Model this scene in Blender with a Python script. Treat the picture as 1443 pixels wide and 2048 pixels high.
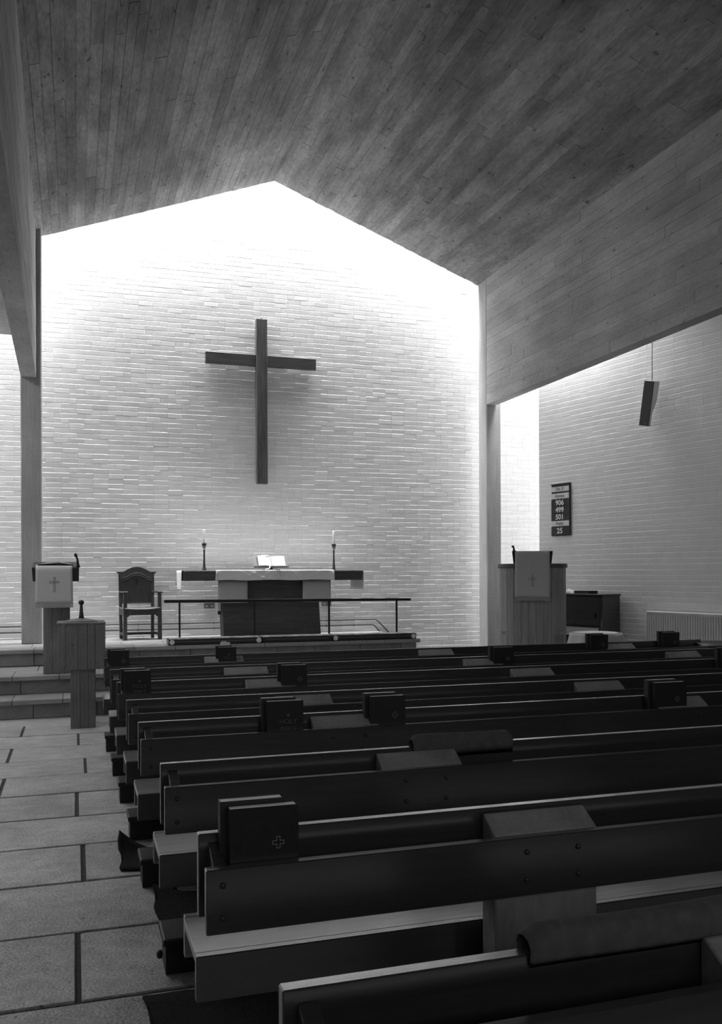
import bpy, bmesh, math, random
from mathutils import Matrix, Vector, Euler
random.seed(7)
for o in list(bpy.data.objects):
    bpy.data.objects.remove(o)
sc = bpy.context.scene
COL = sc.collection

# ------------------------------------------------------------------ camera
cam_d = bpy.data.cameras.new('camera'); cam = bpy.data.objects.new('camera', cam_d); COL.objects.link(cam)
YAW = math.atan(571.5 / 1780.0)
cam_d.sensor_fit = 'HORIZONTAL'; cam_d.sensor_width = 36.0
cam_d.lens = 1780.0 / 1443.0 * 36.0
cam_d.shift_y = (1147.7 - 1024.0) / 1443.0
cam_d.clip_start = 0.05
cam.matrix_world = Matrix.Translation((0, 0, 1.6)) @ Matrix.Rotation(-YAW, 4, 'Z') @ Matrix.Rotation(math.pi / 2, 4, 'X') @ Matrix.Rotation(-0.004, 4, 'Z')
sc.camera = cam

# ------------------------------------------------------------------ light
sc.view_settings.view_transform = 'Standard'
sc.view_settings.look = 'None'
sc.view_settings.gamma = 1.0
sc.view_settings.use_curve_mapping = False
sc.view_settings.exposure = 0.1
world = bpy.data.worlds.new('overcast_sky'); sc.world = world; world.use_nodes = True
world.node_tree.nodes['Background'].inputs[0].default_value = (1, 1, 1, 1)
world.node_tree.nodes['Background'].inputs[1].default_value = 0.6
sc.cycles.use_denoising = True
sc.cycles.max_bounces = 6
sc.cycles.use_adaptive_sampling = True
sc.cycles.adaptive_threshold = 0.04
sc.cycles.diffuse_bounces = 4
sc.cycles.glossy_bounces = 2
sc.cycles.sample_clamp_indirect = 6.0

def area(name, loc, rot, sx, sy, power, spread=180):
    d = bpy.data.lights.new(name, 'AREA'); d.shape = 'RECTANGLE'; d.size = sx; d.size_y = sy; d.energy = power
    d.spread = math.radians(spread)
    o = bpy.data.objects.new(name, d); COL.objects.link(o); o.location = loc; o.rotation_euler = rot
    return o
ROOF_A = math.atan(1.257 / 3.45)
# daylight entering by the strip of rooflight between the roof edge and the white end wall
area('skylight_left', (1.20, 13.84, 11.0), (0, -ROOF_A, 0), 3.6, 0.6, 900)
area('skylight_right', (4.70, 13.84, 11.0), (0, ROOF_A, 0), 3.6, 0.6, 900)
area('skylight_left_aisle', (-1.95, 13.84, 7.3), (0, 0, 0), 2.3, 0.6, 230)
area('skylight_right_aisle', (7.65, 13.84, 7.2), (0, 0, 0), 1.9, 0.6, 120)
area('roof_edge_lamp_left', (1.20, 13.60, 7.30), (0, -ROOF_A, 0), 3.3, 0.14, 40)  # unseen lamp strip along the roof edge, added for the cross's shadow
area('roof_edge_lamp_right', (4.70, 13.60, 7.30), (0, ROOF_A, 0), 3.3, 0.14, 27)  # its weaker partner on the right slope, also an added lamp strip
# slot window at the end of the right aisle, and the rooflight over that aisle
area('slot_window_daylight', (8.6, 13.35, 2.9), (0, math.radians(90), 0), 4.6, 1.3, 32)
area('right_aisle_rooflight', (6.93, 11.9, 6.1), (0, 0, 0), 0.55, 2.0, 120)
area('left_aisle_fill', (-2.0, 9.4, 4.97), (0, 0, 0), 0.8, 6.6, 95)  # fill lamp added below the solid left roof to brighten pew tops
# weak fill lamp added at the unseen back wall of the nave
area('back_fill', (2.95, -3.9, 3.3), (math.radians(72), 0, 0), 7.8, 2.0, 26, 130)

# ------------------------------------------------------------------ helpers
def nd(nt, kind, **kw):
    n = nt.nodes.new(kind)
    for k, v in kw.items():
        setattr(n, k, v)
    return n
def mth(nt, op, a, b=None, c=None):
    n = nd(nt, 'ShaderNodeMath', operation=op)
    for i, q in enumerate((a, b, c)):
        if q is None: continue
        if isinstance(q, (int, float)): n.inputs[i].default_value = q
        else: nt.links.new(q, n.inputs[i])
    return n.outputs[0]
def noise(nt, coord, scale, detail=4.0, rough=.55, loc=(0, 0, 0)):
    mp = nd(nt, 'ShaderNodeMapping'); mp.inputs['Scale'].default_value = scale; mp.inputs['Location'].default_value = loc
    nt.links.new(coord, mp.inputs['Vector'])
    n = nd(nt, 'ShaderNodeTexNoise'); n.inputs['Scale'].default_value = 1.0
    n.inputs['Detail'].default_value = detail; n.inputs['Roughness'].default_value = rough
    nt.links.new(mp.outputs[0], n.inputs['Vector'])
    return n.outputs[0]
def mat(name, col, rough=.6, layers=(), rnd=0, bump=(), spec=.5, coat=0, coords='pos', metal=0, pits=None):
    """layers: (amount, (sx,sy,sz), detail) multiply the grey value; bump: (distance, (sx,sy,sz), detail)"""
    m = bpy.data.materials.new(name); m.use_nodes = True; nt = m.node_tree
    b = nt.nodes['Principled BSDF']
    b.inputs['Roughness'].default_value = rough
    b.inputs['Specular IOR Level'].default_value = spec
    b.inputs['Coat Weight'].default_value = coat
    b.inputs['Coat Roughness'].default_value = .20
    b.inputs['Coat IOR'].default_value = 1.75
    b.inputs['Metallic'].default_value = metal
    if coords == 'pos': co = nd(nt, 'ShaderNodeNewGeometry').outputs['Position']
    else: co = nd(nt, 'ShaderNodeTexCoord').outputs['Object']
    val = None
    for i, (amt, s, det) in enumerate(layers):
        n = noise(nt, co, s, det, loc=(i * 3.7, i * 1.3, i * 2.1))
        n = mth(nt, 'MULTIPLY_ADD', n, amt * 4.0, 1.0 - amt * 2.0)
        n = mth(nt, 'MINIMUM', mth(nt, 'MAXIMUM', n, max(.05, 1 - amt * 1.6)), 1 + amt * 1.4)
        val = n if val is None else mth(nt, 'MULTIPLY', val, n)
    if rnd:
        oi = nd(nt, 'ShaderNodeObjectInfo')
        r = mth(nt, 'MULTIPLY_ADD', oi.outputs['Random'], rnd * 2, 1 - rnd)
        val = r if val is None else mth(nt, 'MULTIPLY', val, r)
    if pits:
        n = noise(nt, co, pits[1], 3.0)
        p = nd(nt, 'ShaderNodeMapRange'); p.inputs[1].default_value = pits[2]; p.inputs[2].default_value = pits[2] + .05
        p.inputs[3].default_value = 1.0; p.inputs[4].default_value = pits[0]
        nt.links.new(n, p.inputs[0])
        val = p.outputs[0] if val is None else mth(nt, 'MULTIPLY', val, p.outputs[0])
    if val is None:
        b.inputs['Base Color'].default_value = (col, col, col, 1)
    else:
        v = mth(nt, 'MULTIPLY', val, col)
        cc = nd(nt, 'ShaderNodeCombineColor')
        for i in range(3): nt.links.new(v, cc.inputs[i])
        nt.links.new(cc.outputs[0], b.inputs['Base Color'])
    if bump:
        h = None
        for i, (dist, s, det) in enumerate(bump):
            n = mth(nt, 'MULTIPLY', noise(nt, co, s, det, loc=(i * 5.1, 2.2, i)), dist)
            h = n if h is None else mth(nt, 'ADD', h, n)
        bp = nd(nt, 'ShaderNodeBump'); bp.inputs['Distance'].default_value = 1.0; bp.inputs['Strength'].default_value = 1.0
        nt.links.new(h, bp.inputs['Height']); nt.links.new(bp.outputs[0], b.inputs['Normal'])
    return m

MT = {}
MT['paint_brick'] = mat('painted_brick', .80, .55, [(.04, (6, 6, 6), 2)], bump=[(.0011, (11, 11, 16), 2)], spec=.3)
MT['paint'] = mat('white_paint', .79, .55, spec=.3)
MT['ceil'] = mat('board_marked_concrete', .30, .85, [(.40, (.9, .45, .9), 3), (.36, (6, 1.1, 6), 3), (.20, (30, 10, 30), 2)], rnd=.17,
                 bump=[(.006, (26, 7, 26), 2)], spec=.2, pits=(.45, (13, 6, 13), .66))
MT['beam'] = mat('beam_concrete', .42, .85, [(.24, (.6, .5, .8), 2), (.18, (3, 1.5, 6), 3), (.12, (30, 12, 30), 2)], rnd=.09,
                 bump=[(.006, (22, 6, 26), 2)], spec=.2, pits=(.5, (12, 7, 16), .68))
MT['joint_shade'] = mat('concrete_joint_shade', .15, .9)  # slab concrete darkened to stand in for shadow between the boards
MT['conc_v'] = mat('upright_concrete', .36, .85, [(.20, (1.5, 1.5, .9), 3), (.14, (40, 40, 1.6), 3), (.08, (40, 40, 40), 3)],
                   bump=[(.004, (40, 40, 1.5), 3), (.002, (40, 40, 40), 3)], spec=.2, pits=(.5, (18, 18, 12), .72))
MT['conc_dark'] = mat('font_concrete', .19, .85, [(.22, (3, 3, 2), 3), (.16, (45, 45, 2), 3), (.10, (60, 60, 60), 3)],
                      bump=[(.005, (40, 40, 1.5), 3), (.003, (50, 50, 50), 3)], spec=.2, pits=(.45, (22, 22, 14), .70))
MT['groove'] = mat('dark_joint', .05, .9)
MT['stone'] = mat('floor_stone', .40, .42, [(.30, (1.3, 1.3, 1.3), 3), (.24, (7, 11, 9), 4), (.34, (80, 80, 80), 2)], rnd=.12,
                  bump=[(.010, (9, 14, 10), 4), (.004, (75, 75, 75), 2)], spec=.45, pits=(.35, (22, 30, 22), .66))
MT['mortar'] = mat('floor_mortar', .06, .95, [(.3, (20, 20, 20), 3)], bump=[(.004, (40, 40, 40), 3)])
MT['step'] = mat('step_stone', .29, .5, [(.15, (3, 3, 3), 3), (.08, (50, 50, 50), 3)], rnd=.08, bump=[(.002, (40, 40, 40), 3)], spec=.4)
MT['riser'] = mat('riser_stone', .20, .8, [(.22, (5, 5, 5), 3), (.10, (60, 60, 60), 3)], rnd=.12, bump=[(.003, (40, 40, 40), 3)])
MT['pew'] = mat('pew_wood', .022, .40, [(.30, (1.2, 30, 22), 3), (.15, (6, 90, 90), 3)], rnd=.06, bump=[(.0008, (4, 80, 60), 3)], coords='obj', coat=1.0, spec=.5)
MT['seat'] = mat('seat_wood_lit', .13, .34, [(.34, (1.6, 26, 16), 4), (.22, (7, 90, 90), 3)], rnd=.08, bump=[(.0012, (4, 60, 40), 3)], coords='obj', coat=1.0, spec=.6)  # same wood as the pews, lightened for the light on the seat top
MT['rail_shaded'] = mat('seat_rail_wood_shaded', .035, .34, [(.3, (1.6, 26, 16), 3)], coords='obj', coat=1.0, spec=.6)  # same wood again, with the shade of the rear face in its colour
MT['ped'] = mat('pew_support_concrete', .24, .85, [(.22, (6, 6, 4), 3), (.12, (60, 60, 20), 3)], bump=[(.002, (50, 50, 20), 3)], spec=.2, coords='obj')
MT['bolt'] = mat('bolt_metal', .05, .5, metal=.6)
MT['leather'] = mat('dark_leather', .014, .5, [(.2, (12, 12, 12), 3)], bump=[(.001, (60, 60, 60), 3)])
MT['carpet'] = mat('dark_carpet', .030, .95, [(.3, (60, 60, 60), 3)], bump=[(.003, (180, 180, 180), 2)], spec=.1)
MT['felt'] = mat('dark_felt', .10, .95, [(.2, (30, 30, 30), 3)], bump=[(.001, (150, 150, 150), 2)], spec=.1)
MT['book'] = mat('black_book_cover', .014, .45, [(.2, (40, 40, 40), 3)], bump=[(.0004, (200, 200, 200), 2)], spec=.4)
MT['book2'] = mat('dark_book_cover', .030, .5, [(.2, (40, 40, 40), 3)], spec=.4)
MT['page'] = mat('page_edges', .80, .7, [(.08, (10, 260, 10), 2)], coords='obj')
MT['white_page'] = mat('white_page', .62, .7, [(.05, (8, 60, 8), 2)])
MT['gilt'] = mat('gilt_line', .30, .45, spec=.5)
MT['gilt_dim'] = mat('gilt_dim', .10, .5)
MT['cross'] = mat('cross_oak', .075, .5, [(.55, (26, 20, 2.0), 3), (.2, (90, 90, 6), 3)], bump=[(.001, (60, 60, 4), 3)], coords='obj')
MT['crossbar'] = mat('cross_oak_bar', .06, .5, [(.35, (2.0, 20, 26), 3), (.2, (6, 90, 90), 3)], bump=[(.001, (4, 60, 60), 3)], coords='obj')
MT['oak'] = mat('dark_oak', .05, .5, [(.25, (20, 20, 2.5), 3), (.15, (90, 90, 8), 3)], bump=[(.0008, (60, 60, 5), 3)], coords='obj')
MT['oak_mid'] = mat('pulpit_oak', .30, .55, [(.22, (22, 22, 1.6), 3), (.18, (110, 110, 5), 3)], rnd=.10, bump=[(.001, (80, 80, 4), 3)])
MT['oak_rim'] = mat('pulpit_rim', .10, .5, [(.2, (6, 6, 40), 3)])
MT['altar'] = mat('altar_stone', .065, .55, [(.35, (2.5, 2.5, 22), 3), (.2, (40, 40, 60), 3)], bump=[(.001, (30, 30, 60), 3)])
MT['altar_w'] = mat('altar_slab_wood', .075, .5, [(.35, (3, 14, 22), 3), (.2, (10, 60, 60), 3)])
MT['linen'] = mat('white_linen', .84, .85, [(.04, (20, 20, 20), 3)], bump=[(.0006, (160, 160, 160), 2)], spec=.2)
MT['frontal'] = mat('pale_frontal_cloth', .48, .9, [(.06, (120, 120, 120), 2)], bump=[(.0008, (200, 200, 200), 2)], spec=.15)
MT['fall'] = mat('lectern_fall_cloth', .55, .9, [(.08, (90, 90, 90), 3)], bump=[(.0008, (200, 200, 200), 2)], spec=.15)
MT['fall_fringe'] = mat('lectern_fall_fringe', .36, .9, spec=.15)
MT['fall_line'] = mat('embroidery', .22, .8)
MT['black'] = mat('black_metal', .012, .45, spec=.4)
MT['blackwood'] = mat('black_painted_wood', .012, .5)
MT['tapestry'] = mat('tapestry_top', .30, .9, [(.5, (9, 5, 5), 1), (.3, (22, 14, 14), 2)], bump=[(.002, (60, 60, 60), 3)], spec=.1)
MT['braid'] = mat('braid', .12, .8)
MT['candle'] = mat('candle_wax', .95, .5)
MT['bronze'] = mat('dark_bronze', .05, .3, metal=.5)
MT['pipe'] = mat('painted_pipe', .05, .5)
MT['plastic'] = mat('white_plastic', .6, .4)
MT['grey_plastic'] = mat('grey_plastic', .14, .5)
MT['piano'] = mat('piano_veneer', .020, .16, [(.3, (4, 4, 30), 3)], spec=.5, coat=.6)
MT['ivory'] = mat('piano_keys', .22, .3)
MT['rad'] = mat('radiator_enamel', .72, .4, spec=.5)
MT['speaker'] = mat('speaker_cloth', .07, .9, [(.25, (120, 120, 120), 2)])
MT['speaker_box'] = mat('speaker_box', .72, .6)
MT['board'] = mat('hymn_board', .018, .5)
MT['card'] = mat('hymn_card', .70, .7)
MT['ink'] = mat('card_ink', .06, .7)
MT['numeral'] = mat('numeral_white', .80, .6)
MT['glass'] = mat('window_glass', .5, .1)

class MB:
    """collects shapes in world coordinates; build() links them as ONE mesh object whose origin is o"""
    def __init__(s, o=(0, 0, 0)):
        s.v = []; s.f = []; s.o = Vector(o); s.sm = []
    def add(s, vs, fs, smooth=False):
        n = len(s.v); s.v += [Vector(q) for q in vs]; s.f += [[i + n for i in f] for f in fs]; s.sm += [smooth] * len(fs)
        return s
    def hexa(s, p):
        return s.add(p, [(0, 3, 2, 1), (4, 5, 6, 7), (0, 1, 5, 4), (1, 2, 6, 5), (2, 3, 7, 6), (3, 0, 4, 7)])
    def box(s, x0, x1, y0, y1, z0, z1):
        return s.hexa([(x0, y0, z0), (x1, y0, z0), (x1, y1, z0), (x0, y1, z0), (x0, y0, z1), (x1, y0, z1), (x1, y1, z1), (x0, y1, z1)])
    def prism(s, poly, axis, a, b):
        """poly: list of 2D points in the other two axes (order x,y,z without axis)"""
        def P(q, t):
            return {'x': (t, q[0], q[1]), 'y': (q[0], t, q[1]), 'z': (q[0], q[1], t)}[axis]
        n = len(poly); vs = [P(q, a) for q in poly] + [P(q, b) for q in poly]
        fs = [tuple(range(n - 1, -1, -1)), tuple(range(n, 2 * n))] + [(i, (i + 1) % n, n + (i + 1) % n, n + i) for i in range(n)]
        return s.add(vs, fs)
    def lathe(s, prof, c, n=20, smooth=True):
        vs = []; fs = []
        for r, z in prof:
            for k in range(n):
                a = 2 * math.pi * k / n
                vs.append((c[0] + r * math.cos(a), c[1] + r * math.sin(a), c[2] + z))
        for i in range(len(prof) - 1):
            for k in range(n):
                k2 = (k + 1) % n
                fs.append((i * n + k, i * n + k2, (i + 1) * n + k2, (i + 1) * n + k))
        fs.append(tuple(range(n - 1, -1, -1))); m = (len(prof) - 1) * n; fs.append(tuple(range(m, m + n)))
        return s.add(vs, fs, smooth)
    def tube(s, pts, r, n=8, smooth=True):
        pts = [Vector(p) for p in pts]; vs = []; fs = []
        for i, p in enumerate(pts):
            d = (pts[min(i + 1, len(pts) - 1)] - pts[max(i - 1, 0)]).normalized()
            u = d.cross(Vector((0, 0, 1))); u = u.normalized() if u.length > 1e-4 else Vector((1, 0, 0)); w = d.cross(u)
            rr = r[i] if isinstance(r, (list, tuple)) else r
            for k in range(n):
                a = 2 * math.pi * k / n; vs.append(p + u * rr * math.cos(a) + w * rr * math.sin(a))
        for i in range(len(pts) - 1):
            for k in range(n):
                k2 = (k + 1) % n; fs.append((i * n + k, i * n + k2, (i + 1) * n + k2, (i + 1) * n + k))
        fs.append(tuple(range(n - 1, -1, -1))); m = (len(pts) - 1) * n; fs.append(tuple(range(m, m + n)))
        return s.add(vs, fs, smooth)
    def grid(s, fn, nu, nv, thick=None, smooth=True):
        """fn(u,v)->point, u,v in 0..1; thick: offset vector function making a closed sheet"""
        vs = [Vector(fn(i / nu, j / nv)) for j in range(nv + 1) for i in range(nu + 1)]
        fs = [(j * (nu + 1) + i, j * (nu + 1) + i + 1, (j + 1) * (nu + 1) + i + 1, (j + 1) * (nu + 1) + i) for j in range(nv) for i in range(nu)]
        if thick:
            n = len(vs); t = Vector(thick); vs += [q + t for q in vs]
            fs += [tuple(n + k for k in reversed(f)) for f in fs]
            def edge(a, b): fs.append((b, a, a + n, b + n))
            for i in range(nu):
                edge(i, i + 1); edge(nv * (nu + 1) + i + 1, nv * (nu + 1) + i)
            for j in range(nv):
                edge((j + 1) * (nu + 1), j * (nu + 1)); edge(j * (nu + 1) + nu, (j + 1) * (nu + 1) + nu)
        return s.add(vs, fs, smooth)
    def data(s, name, bev=0, seg=1, fix=True):
        me = bpy.data.meshes.new(name)
        me.from_pydata([tuple(q - s.o) for q in s.v], [], s.f)
        me.polygons.foreach_set('use_smooth', s.sm)
        if bev or fix:
            bm = bmesh.new(); bm.from_mesh(me)
            if bev:
                bmesh.ops.bevel(bm, geom=[e for e in bm.edges if len(e.link_faces) == 2 and e.calc_face_angle(0) > .5], offset=bev, segments=seg, affect='EDGES', profile=.5)
            bmesh.ops.recalc_face_normals(bm, faces=bm.faces[:])
            bm.to_mesh(me); bm.free()
        me.update()
        return me
    def build(s, name, m, parent=None, bev=0, seg=1, fix=True, loc=None):
        me = s.data(name, bev, seg, fix)
        me.materials.append(MT[m] if isinstance(m, str) else m)
        return link(name, me, parent, tuple(s.o) if parent is None else (loc or (0, 0, 0)))
def link(name, me, parent=None, loc=(0, 0, 0), rot=None):
    o = bpy.data.objects.new(name, me); COL.objects.link(o); o.parent = parent; o.location = loc
    if rot: o.rotation_euler = rot
    return o
def tag(o, label=None, cat=None, group=None, kind=None):
    if label: o['label'] = label
    if cat: o['category'] = cat
    if group: o['group'] = group
    if kind: o['kind'] = kind
    return o
def thing(name, label, cat, loc=(0, 0, 0), rotz=0, group=None, kind=None):
    o = bpy.data.objects.new(name, None); COL.objects.link(o); o.empty_display_size = .1
    o.location = loc; o.rotation_euler = (0, 0, rotz)
    return tag(o, label, cat, group, kind)
def text_mesh(name, txt, size, m, depth=.001, align='CENTER', bold=0.0):
    c = bpy.data.curves.new(name, 'FONT'); c.body = txt; c.size = size; c.align_x = align; c.align_y = 'CENTER'; c.extrude = depth; c.offset = bold
    o = bpy.data.objects.new(name, c); COL.objects.link(o)
    dg = bpy.context.evaluated_depsgraph_get(); dg.update()
    me = bpy.data.meshes.new_from_object(o.evaluated_get(dg)); me.name = name
    bpy.data.objects.remove(o); bpy.data.curves.remove(c)
    me.materials.clear(); me.materials.append(MT[m])
    return me
U = random.uniform

# ================================================================== SETTING
WY = 14.17           # face of the white end wall
PZ = .64             # altar platform height
RIDGE = (2.95, 7.677); EL = (-.50, 6.42); ER = (6.395, 6.39)
YE = 13.5            # roof edge next to the rooflight

# ---------------- brickwork
def brick_shape(L, h, proud):
    """front relief of one brick, local x along the wall, z up, -y out of the wall; centre at origin"""
    a, b = L / 2, h / 2
    c = .0042
    back = [(-a, -b), (0, -b), (a, -b), (a, 0), (a, b), (0, b), (-a, b), (-a, 0)]
    j = .0022
    fr = [(-a + c + U(-j, j), -b + c * .7 + U(-j, j)), (U(-.03, .03), -b + c * .6 + U(-j, j)), (a - c + U(-j, j), -b + c * .7 + U(-j, j)), (a - c * .7 + U(-j, j), 0),
          (a - c + U(-j, j), b - c * 2.2 + U(-j, j)), (U(-.03, .03), b - c * 1.9 + U(-j, j)), (-a + c + U(-j, j), b - c * 2.2 + U(-j, j)), (-a + c * .7 + U(-j, j), 0)]
    tl = random.choice((U(-.0001, .0004), U(.0003, .0009), U(.0005, .0012))); sw = U(-.0004, .0004)
    vs = [(x, .0015, z) for x, z in back] + [(x, -proud - tl * z / b - sw * x / a, z) for x, z in fr] + [(0, -proud, 0)]
    fs = [(i, (i + 1) % 8, 8 + (i + 1) % 8, 8 + i) for i in range(8)] + [(8 + i, 8 + (i + 1) % 8, 16) for i in range(8)]
    return vs, fs
def brick_layout(s0, s1, z0, z1):
    out = []; z = z0; row = 0
    while z < z1:
        x = s0 - (.1125 if row % 2 else 0) - U(0, .02)
        while x < s1:
            L = .1125 if random.random() < .16 else .225
            a, b = max(x, s0), min(x + L, s1)
            if b - a > .05: out.append(((a + b) / 2, z + .0375, b - a))
            x += L
        z += .075; row += 1
    return out
variants = {}
def brick_variant(key):
    L = {0: .2222, 1: .1097}[key]
    k = (key, random.randrange(24))
    if k not in variants:
        vs, fs = brick_shape(L, .0722, U(.0026, .0052))
        variants[k] = MB().add(vs, fs).data('brick', fix=False); variants[k].materials.append(MT['paint_brick'])
    return variants[k]
def brick_wall(root, layout, chosen, relief=1.0):
    """root local frame: x along, z up, -y out. chosen: indices built singly"""
    rest = MB()
    for i, (s, z, L) in enumerate(layout):
        full = abs(L - .225) < .002 or abs(L - .1125) < .002
        if i in chosen and full:
            link('brick', brick_variant(0 if L > .15 else 1), root, (s, .0012 * (1 - relief), z), (U(-.001, .001), U(-.005, .005), 0)).scale = (1, relief, 1)
        else:
            vs, fs = brick_shape(L - .0028, .0722, U(.0026, .0052) * relief)
            rest.add([(x + s, y, zz + z) for x, y, zz in vs], fs)
    tag(rest.build('brick_field', 'paint_brick', root, fix=False), kind='stuff')

def campix(X, Y, Z):
    d = X * math.sin(YAW) + Y * math.cos(YAW)
    return 721.5 + 1780 * (X * math.cos(YAW) - Y * math.sin(YAW)) / d, 1147.7 - 1780 * (Z - 1.6) / d, d

wf = thing('wall_front', None, None, (0, WY, 0), kind='structure')
tag(wf, 'white painted brick end wall behind the altar')
MB().box(-3.2, 8.8, .0, .25, -.05, 12.2).build('wall_core', 'paint', wf)
lay = brick_layout(-2.2, 8.7, 0, 8.2)
cand = []
for i, (s, z, L) in enumerate(lay):
    px, py, d = campix(s, WY, z)
    if 92 < px < 500 and 560 < py < 1125 and L > .1: cand.append((d - .0006 * L, i))
cand.sort()
brick_wall(wf, lay, {i for _, i in cand[:300]})

# right aisle wall, splayed to the nave
WR0 = Vector((6.95, 12.47, 0)); WRT = Vector((.2416, -.9704, 0)); WRN = Vector((-.9704, -.2416, 0))
WRA = math.atan2(WRT.y, WRT.x)
wr = thing('wall_right', None, None, WR0, WRA, kind='structure'); tag(wr, 'white painted brick wall of the right aisle')
# local frame: x along the wall towards the camera, y = ... outward normal is local -y
# (rotation by WRA maps local -y to (sin, -cos) = WRN)
MB().box(0, 17, .0, .26, -.05, 5.6).build('wall_core', 'paint', wr)
lay = brick_layout(0, 5.2, 0, 5.3)
cand = []
for i, (s, z, L) in enumerate(lay):
    P = WR0 + WRT * s; px, py, d = campix(P.x, P.y, z)
    if px < 1443 and py > 812 - .43 * (px - 975) + 20 and py < 1250 and L > .1: cand.append((d, i))
cand.sort()
brick_wall(wr, lay, {i for _, i in cand[:300]}, .55)
# corner return, side and back walls
tag(MB().box(7.15, 8.9, 12.44, 12.6, 0, 5.6).build('wall_recess', 'paint'), 'white return wall beside the slot window', kind='structure')
wro = MB().box(8.7, 8.9, 12.6, 14.2, 0, .5).box(8.7, 8.9, 12.6, 14.2, 5.3, 7.6).build('wall_slot', 'paint'); tag(wro, 'white wall around the slot window', kind='structure')
w1 = MB((8.78, 13.4, .5)).box(8.74, 8.82, 12.6, 12.66, .5, 5.3).box(8.74, 8.82, 14.1, 14.17, .5, 5.3).box(8.74, 8.82, 12.66, 14.1, .5, .56).box(8.74, 8.82, 12.66, 14.1, 5.24, 5.3).build('window_1', 'blackwood'); tag(w1, 'tall slot window at the end of the right aisle', kind='structure')
tag(MB().box(-3.4, -3.2, -4.2, 14.3, -.05, 7.6).build('wall_left', 'paint'), 'white wall of the left aisle', kind='structure')
wb = MB().box(-3.4, -1.0, -4.4, -4.2, 0, 8.6).box(6.9, 11.2, -4.4, -4.2, 0, 8.6).box(-1.0, 6.9, -4.4, -4.2, 0, 2.2).box(-1.0, 6.9, -4.4, -4.2, 4.4, 8.6).build('wall_back', 'riser'); tag(wb, 'unseen stone back wall of the nave, made dark to cut reflections', kind='structure')  # out of view; dark so the glossy pew backs reflect less light
w2 = MB((2.95, -4.25, 2.2))  # frame added to house the back fill lamp
for x in (-1.0, .3, 1.6, 2.92, 4.2, 5.5, 6.84): w2.box(x, x + .06, -4.3, -4.22, 2.2, 4.4)
w2.box(-1.0, 6.9, -4.3, -4.22, 2.2, 2.26).box(-1.0, 6.9, -4.3, -4.22, 4.34, 4.4)
tag(w2.build('added_fill_window', 'blackwood'), 'added window frame around the fill lamp in the back wall', kind='structure')

# ---------------- roof: two slopes of board marked concrete
def slope(root, side):
    e = EL if side < 0 else ER
    run = math.hypot(RIDGE[0] - e[0], RIDGE[1] - e[1])
    ux, uz = (RIDGE[0] - e[0]) / run, (RIDGE[1] - e[1]) / run
    nx, nz = (uz, -ux) if side < 0 else (-uz, -ux)     # pointing down into the nave
    if nz > 0: nx, nz = -nx, -nz
    def pt(t, y, h): return (e[0] + ux * t + nx * h, y, e[1] + uz * t + nz * h)
    # slab behind the board faces
    MB().hexa([pt(-.3, -4.2, -.006), pt(run + .0, -4.2, -.006), pt(run + .0, YE, -.006), pt(-.3, YE, -.006),
               pt(-.3, -4.2, -.25), pt(run + .09, -4.2, -.25), pt(run + .09, YE, -.25), pt(-.3, YE, -.25)]).build('roof_slab', 'joint_shade', root)
    t = 0.0
    while t < run - .02:
        w = U(.095, .135); t1 = min(t + w, run)
        if run - t1 < .04: t1 = run
        y = YE - U(.3, 2.6); ya = YE
        while ya > -4:
            h = U(-.0022, .0022); g = U(.0007, .0028)
            y0 = max(y, -4.2)
            jag = U(-.008, .012) if ya == YE else -.003
            MB().hexa([pt(t + g, y0 + .003, h - .006), pt(t1 - g, y0 + .003, h - .006), pt(t1 - g, ya + jag, h - .006), pt(t + g, ya + jag, h - .006),
                       pt(t + g, y0 + .003, h), pt(t1 - g, y0 + .003, h), pt(t1 - g, ya + jag, h), pt(t + g, ya + jag, h)]).build('board', 'ceil', root)
            ya = y0; y = y0 - U(1.6, 3.6)
        t = t1
cl = thing('ceiling', None, None, (0, 0, 0), kind='structure'); tag(cl, 'left slope of the board-marked concrete roof')
slope(cl, -1)
cr = thing('ceiling', None, None, (0, 0, 0), kind='structure'); tag(cr, 'right slope of the board-marked concrete roof')
slope(cr, 1)
# unseen tall upstands added to block and soften the rooflight, painted white
up = MB((2.95, 13.6, 6.4))
for e, sg in ((EL, 1), (ER, -1)):
    up.hexa([(e[0] - sg * .3, 13.36, e[1] + .17), (2.95, 13.36, 7.95), (2.95, 13.5, 7.95), (e[0] - sg * .3, 13.5, e[1] + .17), (e[0] - sg * .3, 13.36, 12.1), (2.95, 13.36, 12.1), (2.95, 13.5, 12.1), (e[0] - sg * .3, 13.5, 12.1)])
    up.box(e[0] - sg * .05 - .07, e[0] - sg * .05 + .07, 13.5, 14.17, 6.45, 12.1)
up.box(-3.4, -.7, 13.36, 13.5, 5.46, 7.6).box(6.6, 8.9, 13.36, 13.5, 5.3, 7.6)
up.box(7.35, 7.5, 8.9, 13.1, 5.6, 7.0).box(6.58, 7.5, 8.8, 9.0, 5.6, 7.0).box(6.58, 7.5, 13.0, 13.15, 5.6, 7.0)
tag(up.build('added_upstand', 'paint'), 'added white upstand, out of view, shaping the daylight over the altar', kind='structure')
# aisle roofs
tag(MB().box(-3.4, -.70, -4.2, YE, 5.0, 5.46).build('ceiling_left_aisle', 'beam'), 'flat concrete roof of the left aisle', kind='structure')
tag(MB().box(6.58, 8.9, -4.2, 9.0, 5.35, 5.6).box(8.9, 11.3, -4.2, 8, 5.35, 5.6).box(7.35, 8.9, 9.0, 13.36, 5.35, 5.6).box(6.58, 7.35, 13.0, 13.36, 5.35, 5.6).build('ceiling_right_aisle', 'beam'), 'flat concrete roof of the right aisle', kind='structure')

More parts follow.
